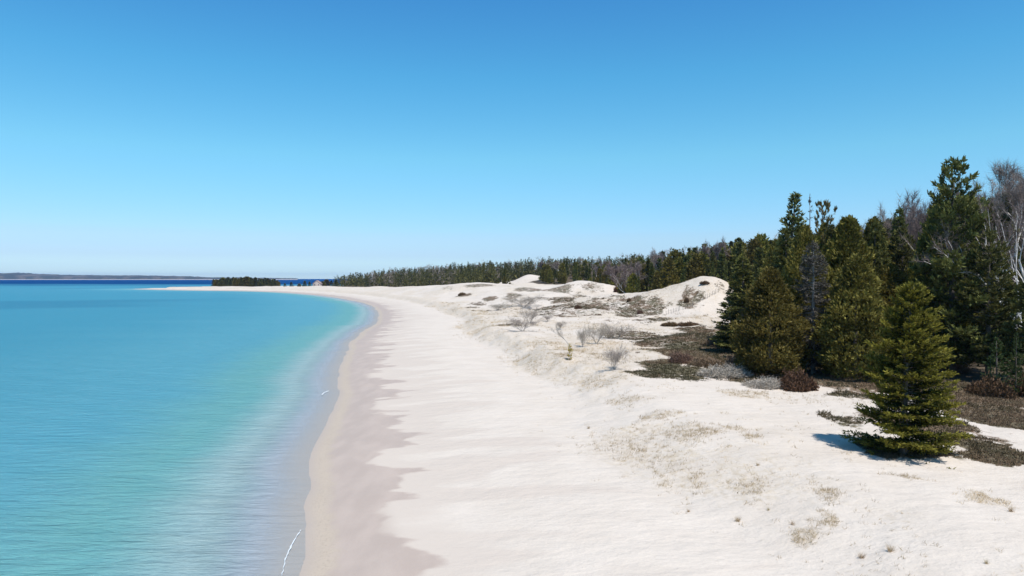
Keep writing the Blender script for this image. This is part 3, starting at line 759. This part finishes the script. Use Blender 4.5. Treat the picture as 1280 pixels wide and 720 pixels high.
seen(P_YOUNG, 1247, 60, 424, 46, 'small bright green young spruce behind the reddish juniper at right')
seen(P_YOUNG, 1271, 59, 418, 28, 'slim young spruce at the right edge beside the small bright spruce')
seen(P_YOUNG, 1031, 71, 432, 22, 'tiny green conifer at the foot of the dying grey spruce')
seen(P_SPRUCE[0], 945, 78, 392, 44, 'low olive spruce leaning on the left side of the front cedar', rot=1)
# birches and bare trees on the slope behind
seen(P_BIRCH[0], 1240, 80, 184, 116, 'tall white birch with a purple haze of twigs right of the great pine', rot=0.8)
seen(P_BIRCH[1], 1266, 78, 178, 116, 'tall white birch at the right edge with upright white limbs', rot=2.0)
seen(P_BIRCH[2], 1296, 80, 182, 100, 'white birch mostly beyond the right edge of the picture', rot=1)
o = seen(P_ARCH[0], 1322, 72, 240, 150, 'leaning birch whose white limbs arch left across the dark pines from the right edge', rot=0.0, name='birch_tree')
o = seen(P_ARCH[1], 1306, 70, 228, 120, 'arching birch with several bent white branches below the tall birches', rot=0.25, name='birch_tree')
o = seen(P_ARCH[0], 1200, 80, 250, 100, 'slanting white birch limbs in front of the great pine', rot=0.3, name='birch_tree')
for i, (px, d, top, w, kk) in enumerate([(1072, 104, 248, 80, 0), (1130, 100, 232, 80, 1), (1152, 96, 228, 76, 0), (1108, 120, 256, 50, 1), (1212, 108, 214, 66, 1), (1235, 122, 222, 70, 0),
                                         (1262, 118, 216, 70, 1), (1285, 112, 212, 70, 0), (1225, 98, 240, 60, 1), (1252, 100, 246, 60, 0), (1205, 116, 232, 60, 0), (1275, 100, 250, 60, 1),
                                         (1040, 120, 268, 40, 1), (1088, 104, 272, 50, 0), (1300, 118, 205, 80, 1), (1242, 92, 262, 60, 1), (1268, 94, 270, 60, 0), (1215, 90, 268, 50, 1)]):
    seen(P_BROWN[kk], px, d, top, w, 'leafless purple brown tree on the slope behind the conifers at right', group='bare trees on the slope behind the right hand conifers')

# ---- the wood behind, tree by tree
SKY = ([380, 400, 440, 470, 520, 560, 600, 640, 700, 740, 780, 800, 830, 860, 900, 940, 960, 1000, 1030, 1060, 1100, 1150, 1180, 1200, 1230, 1300],
       [352, 350, 341, 335, 332, 331, 325.5, 323.5, 323.5, 324, 322, 318, 310, 302, 293, 287, 284, 284, 279, 272, 266, 252, 246, 244, 238, 232])
def skyrow(px): return float(np.interp(px, *SKY))
def scatter(n, sp, d0, d1, fmin, fmax, seed, pxmin=395, pxmax=1300, tries=40000):
    rg = np.random.default_rng(seed)
    d = np.exp(rg.uniform(math.log(d0), math.log(d1), tries)); px = rg.uniform(pxmin, pxmax, tries); x = (px - 640) / F * d
    z, s, f, _, _ = height(x, d, True)
    ok = (f > fmin) & (f < fmax)
    for dx, dy, rr in ((8, 512, 17), (-4, 535, 11)): ok &= np.hypot(x - dx, (d - dy) * 0.55) > rr
    ok &= ~((px > 634) & (px < 678) & (d > 395) & (d < 520))      # an open sandy gap leads up to the dune in the wood
    ok &= ~((px > 618) & (px < 630) & (d > 440) & (d < 530))
    out = []
    for i in np.nonzero(ok)[0]:
        q = sp * (0.55 + 0.45 * d[i] / 200)
        if all((x[i] - a) ** 2 + (d[i] - b) ** 2 > q * q for a, b, _, _ in out):
            out.append((x[i], d[i], z[i], px[i]))
            if len(out) >= n: break
    return out
# near wood, filling behind the named trees
for x, y, z, px in scatter(70, 4.2, 76, 150, 7, 60, 5, 925, 1300):
    top = skyrow(px) + 3 + random.random() * 26
    h = min(row(top, y) - z, 17)
    if h < 4.5: continue
    pr = random.choice(P_SPRUCE + P_CEDAR + [P_PINE[1]])
    plant(pr, x, y, h, h * random.uniform(0.34, 0.5), label='dark conifer crowded behind the front trees of the right hand wood', group='conifers behind the front trees at right', z=z)
mid = scatter(255, 5.0, 150, 480, 1.0, 46, 8, 560, 1000)
mid.sort(key=lambda q: q[1])
for i, (x, y, z, px) in enumerate(mid):
    top = skyrow(px) + random.choice([-6, -3, 0, 3, 6, 12]) * (0.8 if y < 330 else 0.5)
    h = min(max(row(top, y) - z, 4.0), random.uniform(10, 17) if y < 330 else random.uniform(9, 14))
    f = float(sdf(np.array([x]), np.array([y]), FOREST)[0])
    if f < 5: h *= random.uniform(0.45, 0.85)
    if random.random() < 0.06:
        plant(random.choice(F_BARE), x, y, h * 1.02, h * 0.62, label='bare pale birch among the conifers behind the dunes', group='bare birches among the conifers behind the dunes', z=z)
    elif random.random() < 0.42:
        plant(random.choice(F_CED), x, y, h * 0.9, h * random.uniform(0.32, 0.42), label='olive cedar in the dense wood behind the dunes', group='cedars in the wood behind the dunes', z=z)
    else:
        plant(random.choice(F_CON), x, y, h, h * random.uniform(0.27, 0.42), label='dark pointed conifer in the dense wood behind the dunes', group='conifers in the wood behind the dunes', z=z)
# bare pair with white stems by the dark bush, right of the middle
for px, d, top, w, lab in ((782, 250, 324, 34, 'pale stemmed bare tree left of the high dune, the left one of two'), (797, 246, 322, 34, 'pale stemmed bare tree left of the high dune, the right one of two'),
                          (828, 262, 306, 30, 'whitish bare birch rising above the conifers left of the high dune'), (868, 246, 297, 26, 'bare tree standing above the conifers behind the high dune'),
                          (886, 244, 293, 28, 'bare tree top against the sky right behind the high dune')):
    seen(F_BARE[int(px) % 2], px, d, top, w, lab)

# far wood: too many trees to count, one mass
def far_wood(pts, name, label, seed, hfun, bare_share=0.1):
    rg = np.random.default_rng(seed); C_, B_ = Buf(), Buf()
    for x, y, z, px in pts:
        h = hfun(x, y, z, px)
        w = h * rg.uniform(0.16, 0.26); hue = rg.random()
        bareish = rg.random() < bare_share * (1.6 if 430 < px < 560 else 1)
        n = 64
        t = rg.random(n); az = rg.random(n) * 6.283
        if bareish:
            r = w * 1.3 * np.sqrt(np.clip(1 - (2 * t - 1.1) ** 2, 0, 1)) * rg.random(n) ** 0.4; zz = h * (0.2 + 0.78 * t)
            P = np.stack([x + r * np.cos(az), y + r * np.sin(az), z + zz], 1)
            B_.blades(P, rg.normal(size=(n, 3)) + np.array([0, 0, 1.2]), h * 0.20, h * 0.022, rg, tint=rg.random(n))
        else:
            r = w * (1 - t) ** (0.7 + 0.6 * hue) * (0.55 + 0.45 * rg.random(n)); zz = h * (0.04 + 0.96 * t)
            P = np.stack([x + r * np.cos(az), y + r * np.sin(az), z + zz - 0.05 * h], 1)
            D = np.stack([np.cos(az) * .7, np.sin(az) * .7, 0.35 + 0.7 * t], 1) + rg.normal(size=(n, 3)) * .3
            C_.blades(P, D, h * 0.17 * (1.1 - 0.6 * t), h * 0.085 * (1.1 - 0.7 * t), rg, tint=np.clip(0.15 + hue * 0.55 + 0.35 * rg.random(n), 0, 1))
            C_.tube(np.array([[x, y, z - .3], [x, y, z + h * .9]]), np.array([h * .02, h * .006]), 3, tint=0.1)
    tag(link(name, C_.mesh(name), M_SPRUCE), label, 'wood', kind='stuff')
    if B_.V: tag(link(name, B_.mesh(name + '_bare'), M_TWIG), label.replace('conifers', 'leafless trees'), 'wood', kind='stuff')
farp = scatter(1500, 3.4, 470, 1250, 0.5, 130, 9, 396, 800, 60000)
far_wood(farp, 'far_wood', 'far mass of conifers along the headland behind the beach', 4,
         lambda x, y, z, px: max(min(row(skyrow(px) + random.choice([-3, -1, 0, 1.5, 3, 5]) * 600 / y, y) - z, random.uniform(11, 17)), 4.5) if y > 0 else 8, 0.09)
backp = scatter(900, 4.0, 115, 480, 30, 130, 19, 560, 1300, 40000)
far_wood(backp, 'background_wood', 'mass of conifers filling the slope behind the front rows', 6,
         lambda x, y, z, px: max(min(row(skyrow(px) + random.uniform(-2, 8), y) - z, random.uniform(9, 14)), 3.0), 0.22)

# ---- trees on the spit
rg = np.random.default_rng(77)
for i in range(46):
    px = 266 + 84 * (i + rg.random() * .6) / 46; d = rg.uniform(806, 842); x = xat(px, d)
    top = np.interp(px, [262, 268, 285, 310, 330, 345, 352], [351.5, 349, 347.4, 346.8, 348, 349.5, 353]) + rg.uniform(-0.9, 1.4)
    g = ground(x, d); h = row(top, d) - g
    plant(random.choice(F_CON + F_CED), x, d, max(h, 3), h * rg.uniform(0.55, 0.85), label='dark conifer in the isolated clump on the sand spit', group='trees of the clump on the sand spit', z=g)
for px, top, d, w in ((356, 354, 800, 5), (364, 352.5, 815, 6), (374, 354.5, 812, 4), (381, 351.2, 825, 8), (387, 352, 830, 6), (394, 351.5, 822, 7), (403, 352, 828, 7), (408, 349.8, 835, 8), (414, 350.8, 830, 7), (420, 349.5, 838, 8)):
    x = xat(px, d); g = ground(x, d)
    plant(random.choice(F_CED + F_CON), x, d, row(top, d) - g, w / F * d, label='round dark tree between the spit and the headland wood', group='scattered trees between spit and headland', z=g)

# ---- shrubs and bushes
def spot(pr, px, py, wpx, hpx, label, **k):
    x, y, z = hit(px, py)
    return plant(pr, x, y, hpx / F * y, wpx / F * y, label=label, z=z, cat=k.pop('cat', 'shrub'), **k)
for px, py, w, h, pr, lab in ((955, 484, 60, 12, P_MG, 'silvery grey twiggy shrub in front of the olive cedar'), (905, 470, 70, 14, P_MG, 'grey leafless shrub left of the silvery shrub, on dark ground cover'),
                              (998, 486, 62, 20, P_JUN, 'reddish brown low juniper to the right of the silvery shrub'), (925, 462, 56, 16, P_MB, 'brown twiggy shrub pressed against the left cedar'),
                              (850, 454, 44, 14, P_MB, 'brown twiggy shrub at the left end of the ground cover'), (880, 458, 46, 12, P_MB, 'brown twiggy shrub in the middle of the ground cover'),
                              (1236, 494, 66, 20, P_JUN, 'rusty juniper mound in front of the small bright spruce'), (1282, 494, 60, 22, P_JUN, 'rusty juniper mound cut by the right edge'),
                              (1190, 464, 56, 12, P_MB, 'brown twigs below the great pine, right of the lone spruce'), (1158, 466, 40, 12, P_MB, 'brown twigs right behind the lone spruce'),
                              (900, 432, 60, 12, P_MB, 'low brown shrub between the sand and the wood edge'), (935, 424, 40, 16, P_MG, 'grey shrub at the foot of the left edge spruce'),
                              (775, 365, 20, 9, P_JUN, 'dark round bush below the two pale stemmed trees'), (722, 386, 12, 4, P_JUN, 'small dark bush on the middle dunes'),
                              (837, 407, 30, 4, P_JUN, 'flat dark juniper patch below the sand fence, left half'), (862, 407, 34, 4, P_JUN, 'flat dark juniper patch below the sand fence, right half'),
                              (578, 369, 14, 3, P_JUN, 'low dark bush on the foredune far along the beach'), (858, 378, 9, 5, P_JUN, 'small dark bush just above the sand fence'),
                              (881, 355, 16, 3, P_JUN, 'dark strip of juniper near the top of the high dune'), (950, 456, 40, 26, P_GS, 'green shrub at the foot of the front cedar'),
                              (786, 377, 8, 4, P_JUN, 'small dark bush left of the high dune'), (800, 392, 12, 5, P_MB, 'small brown bush in the hollow below the high dune')):
    spot(pr, px, py, w, h, lab)
for px, py, w, h, lab in ((652, 414, 34, 24, 'leafless grey bush on the foredune crest'), (662, 404, 22, 26, 'upright leafless bush behind the foredune crest bush'), (655, 384, 44, 20, 'wide leafless bush where the foredune turns brown'),
                          (622, 388, 26, 12, 'low dark leafless bush furthest left on the foredune'), (685, 402, 14, 12, 'little cluster of bare stems right of the foredune bushes'),
                          (728, 434, 20, 34, 'bare bush with several dark stems right of the little yellow tree'), (746, 430, 26, 34, 'wide bare bush with brown twigs on the middle sand'),
                          (768, 462, 32, 40, 'silvery bare bush with its shadow lying on the sand'), (700, 412, 14, 14, 'faint grey bush above the leaning bare sapling'),
                          (770, 424, 40, 26, 'reddish leafless bush beside the mossy ground')):
    spot(P_SHRUB, px, py, w * 1.35, h * 0.9, lab, cat='bush')
for px, py, w, h, lab in ((1200, 456, 56, 44, 'pale grey thicket of bare stems in the shade of the great pine'), (1222, 450, 40, 40, 'grey bare thicket left of the young spruce'), (1172, 452, 36, 36, 'grey bare thicket behind the lone spruce')):
    spot(P_THICKET, px, py, w, h, lab, cat='bush')
# the little yellow tree and the leaning bare sapling above it
P_TINY = Proto('small_conifer', *conifer(201, 2, 0.55, 40, 3.6, 0.11, 0.045, 0.02, 0.35, (0, 0.6), 0.2, 0.1, 0.4, 0.4, 0.3), M_BARK, leaf_material('yellow_needles', (0.26, 0.21, 0.02), (0.60, 0.48, 0.05), 0.3, 0.02), 2, 0.55)
spot(P_TINY, 712.5, 450, 9, 20, 'tiny bright yellow green conifer alone on the open sand', cat='tree')
P_SAP = Proto('bare_sapling', *bare(203, 3.4, 0.35, 2, 3, 6, 0.010, lean=(-0.55, 0.1), first=0.5, tw_len=0.07, tw_w=0.004), M_GREYBARK, M_SHRUBG, 3.4, 1)
spot(P_SAP, 715, 438, 26, 36, 'leaning leafless sapling just behind the tiny yellow green conifer', cat='tree', rot=0)

# ---- sand fence on the side of the high dune
def sand_fence():
    a = np.array(hit(833, 393.5)); b = np.array(hit(898, 366)); n = 24
    o = bpy.data.objects.new('sand_fence', None); COL.objects.link(o); o.location = a
    tag(o, 'old wooden sand fence climbing the side of the high dune', 'fence')
    pm = NT('weathered_fence_wood'); nn = pm.noise(4, 3); pm.put(pm.b.inputs['Base Color'], pm.mix(nn, (0.16, 0.14, 0.12), (0.30, 0.27, 0.24))); pm.b.inputs['Roughness'].default_value = 0.9
    bf = Buf(); bf.tube(np.array([[0, 0, -0.4], [0.01, 0, 0.5], [0, 0.01, 1.15]]), np.array([0.045, 0.042, 0.038]), 6); post = bf.mesh('fence_post', True); post.materials.append(pm.m)
    tops = []
    for i in range(n):
        t = i / (n - 1); p = a + (b - a) * t; x, y = p[0] + random.uniform(-.15, .15), p[1] + random.uniform(-.4, .4); z = ground(x, y)
        q = link('post', post, parent=o, loc=(x - a[0], y - a[1], z - a[2])); q.rotation_euler = (random.uniform(-.1, .1), random.uniform(-.12, .12), 0); q.scale = (1, 1, random.uniform(0.75, 1.1))
        tops.append((x - a[0], y - a[1], z - a[2]))
    T = np.array(tops)
    for hz in (0.3, 0.8):
        w = Buf(); w.tube(T + np.array([0, 0, hz]), np.full(n, 0.014), 4); link('wire', w.mesh('fence_wire'), pm.m, parent=o)
sand_fence()

# ---- grass and heath, blade by blade
def grass_patch(name, label, m, cand, seed, keep, h, w, blades, cat='grass', spread=0.5):
    rg = np.random.default_rng(seed)
    A = rg.uniform(-0.5, 0.85, cand); D = np.exp(rg.uniform(math.log(20), math.log(270), cand)); x = A * D; y = D
    z, s, f, ft, _ = height(x, y, True)
    pr = keep(x, y, z, s, f, ft)
    ok = rg.random(cand) < pr; x, y, z = x[ok], y[ok], z[ok]; n = len(x)
    sc = (0.75 + 0.008 * y) * rg.uniform(0.6, 1.3, n)
    k = blades; P = np.repeat(np.stack([x, y, z - 0.01], 1), k, 0); m_ = n * k
    P[:, :2] += rg.normal(size=(m_, 2)) * 0.09 * np.repeat(sc, k)[:, None]
    Dv = rg.normal(size=(m_, 3)) * spread; Dv[:, 2] = 1; Dv[:, 0] += 0.25
    b = Buf(); sp = smooth(0.35, 0.65, fbm(x * 0.22, y * 0.16, 401, 4)); b.tris(P, Dv, h * np.repeat(sc, k) * rg.uniform(0.5, 1.2, m_), w * np.repeat(sc, k), rg, tint=np.repeat(sp, k) * 0.65 + rg.random(m_) * 0.35)
    tag(link(name, b.mesh(name), m), label, cat, kind='stuff'); return n
def keep_grass(x, y, z, s, f, ft):
    base = tan_at(x, y, s, f, ft) ** 1.6
    cl = smooth(0.50, 0.66, fbm(x * 0.22, y * 0.16, 211, 4)) * 0.8 + 0.10
    return base * cl * (1 - 0.6 * veg_at(x, y, f)) * (0.55 + 0.5 * smooth(60, 90, y)) * (0.35 + 0.65 * smooth(25, 60, y)) + 0.5 * drift_at(x, y) * (y < 75)
grass_patch('beach_grass', 'dry tan beach grass scattered over the foredune', M_GRASS, 220000, 21, keep_grass, 0.20, 0.016, 7, spread=0.75)
def keep_heath(x, y, z, s, f, ft):
    v = veg_at(x, y, f)
    return smooth(0.35, 0.6, v + (fbm(x * 0.8, y * 0.56, 7, 4) - 0.5) * 0.9) * np.where(f > 10, 0.0, 0.8)
grass_patch('heath', 'low brown and dark green heath covering the sand beside the wood', M_HEATH, 200000, 22, keep_heath, 0.17, 0.045, 9, 'ground cover', 0.8)
# distinct bigger tufts standing on the near sand
tb = Buf(); rgt = np.random.default_rng(5); k = 60; Pt = rgt.normal(size=(k, 3)) * 0.07; Pt[:, 2] = 0; Dt_ = rgt.normal(size=(k, 3)) * 0.45; Dt_[:, 2] = 1
tb.tris(Pt, Dt_, 0.42 * rgt.uniform(0.5, 1.2, k), 0.018, rgt, tint=rgt.random(k)); tuft = tb.mesh('grass_tuft'); tuft.materials.append(M_GRASS)
for px, py in ((988, 656), (958, 638), (1076, 698), (921, 652), (1110, 690), (1262, 640), (858, 640), (948, 582), (1235, 705), (736, 536)):
    x, y, z = hit(px + random.uniform(-3, 3), py); o = link('grass_tuft', tuft, loc=(x, y, z)); o.rotation_euler = (0, 0, random.random() * 6); q = random.uniform(0.4, 0.8); o.scale = (q, q, q)
    tag(o, 'separate tuft of dry grass standing on the near sand', 'grass tuft', 'separate grass tufts on the near sand')

# ---- cottages on the headland
def cottage(px, py, d, w, dp, hw, hr, wall, roofc, label):
    o = bpy.data.objects.new('cottage', None); COL.objects.link(o); x = xat(px, d); z = row(py, d)
    g = ground(x, d); o.location = (x, d, g); tag(o, label, 'house'); base = 0; 
    def mat(n, c):
        t = NT(n); nn = t.noise(2.0, 3); t.put(t.b.inputs['Base Color'], t.mix(nn, c, tuple(v * 0.85 for v in c))); t.b.inputs['Roughness'].default_value = .7; return t.m
    W, D2 = w / 2, dp / 2
    V = [(-W, -D2, -1), (W, -D2, -1), (W, D2, -1), (-W, D2, -1), (-W, -D2, hw), (W, -D2, hw), (W, D2, hw), (-W, D2, hw), (0, -D2, hw + hr), (0, D2, hw + hr)]
    bf = Buf(); bf.add(V, Q=[(0, 1, 5, 4), (1, 2, 6, 5), (2, 3, 7, 6), (3, 0, 4, 7)], T=[(4, 5, 8), (6, 7, 9)]); link('wall', bf.mesh('cottage_wall'), mat('cottage_wall', wall), o)
    rf = Buf(); e = 0.5
    for sgn in (-1, 1):
        A = [(sgn * (W + e), -D2 - e, hw - e * hr / W + .1), (sgn * (W + e), D2 + e, hw - e * hr / W + .1), (0, D2 + e, hw + hr + .1), (0, -D2 - e, hw + hr + .1)]
        Bq = [(a, b, c + .22) for a, b, c in A]; rf.add(A + Bq, Q=[(0, 1, 2, 3), (4, 5, 6, 7), (0, 1, 5, 4), (1, 2, 6, 5), (2, 3, 7, 6), (3, 0, 4, 7)])
    link('roof', rf.mesh('cottage_roof'), mat('cottage_roof', roofc), o)
    for wx in (-W * .5, W * .5):
        wb = Buf(); wb.add([(wx - .6, -D2 - .04, 1), (wx + .6, -D2 - .04, 1), (wx + .6, -D2 - .04, 2.3), (wx - .6, -D2 - .04, 2.3)], Q=[(0, 1, 2, 3)]); link('window', wb.mesh('cottage_window'), mat('window_glass', (0.03, 0.04, 0.06)), o)
    return o
cottage(397, 351, 818, 9, 8, 3.2, 3.4, (0.48, 0.40, 0.36), (0.34, 0.24, 0.21), 'small cottage with a pinkish pointed roof among the trees near the spit')

# ---- air
def haze():
    bm = Buf(); x0, x1, y0, y1, z0, z1 = -17000, 17500, -40, 15500, -4.2, 120
    bm.add([(x0, y0, z0), (x1, y0, z0), (x1, y1, z0), (x0, y1, z0), (x0, y0, z1), (x1, y0, z1), (x1, y1, z1), (x0, y1, z1)],
           Q=[(3, 2, 1, 0), (4, 5, 6, 7), (0, 1, 5, 4), (1, 2, 6, 5), (2, 3, 7, 6), (3, 0, 4, 7)])
    m = bpy.data.materials.new('haze'); m.use_nodes = True; nt = m.node_tree; nt.nodes.remove(nt.nodes['Principled BSDF'])
    v = nt.nodes.new('ShaderNodeVolumePrincipled'); v.inputs['Color'].default_value = (0.22, 0.48, 1.0, 1); v.inputs['Density'].default_value = 4e-5; v.inputs['Anisotropy'].default_value = 0.1
    nt.links.new(v.outputs[0], nt.nodes['Material Output'].inputs['Volume'])
    tag(link('haze', bm.mesh('haze'), m), 'thin blue air over the lake towards the far shore', 'haze', kind='stuff')
haze()
print('OBJECTS', len(bpy.data.objects), 'POLYS', sum(len(m.polygons) for m in bpy.data.meshes))
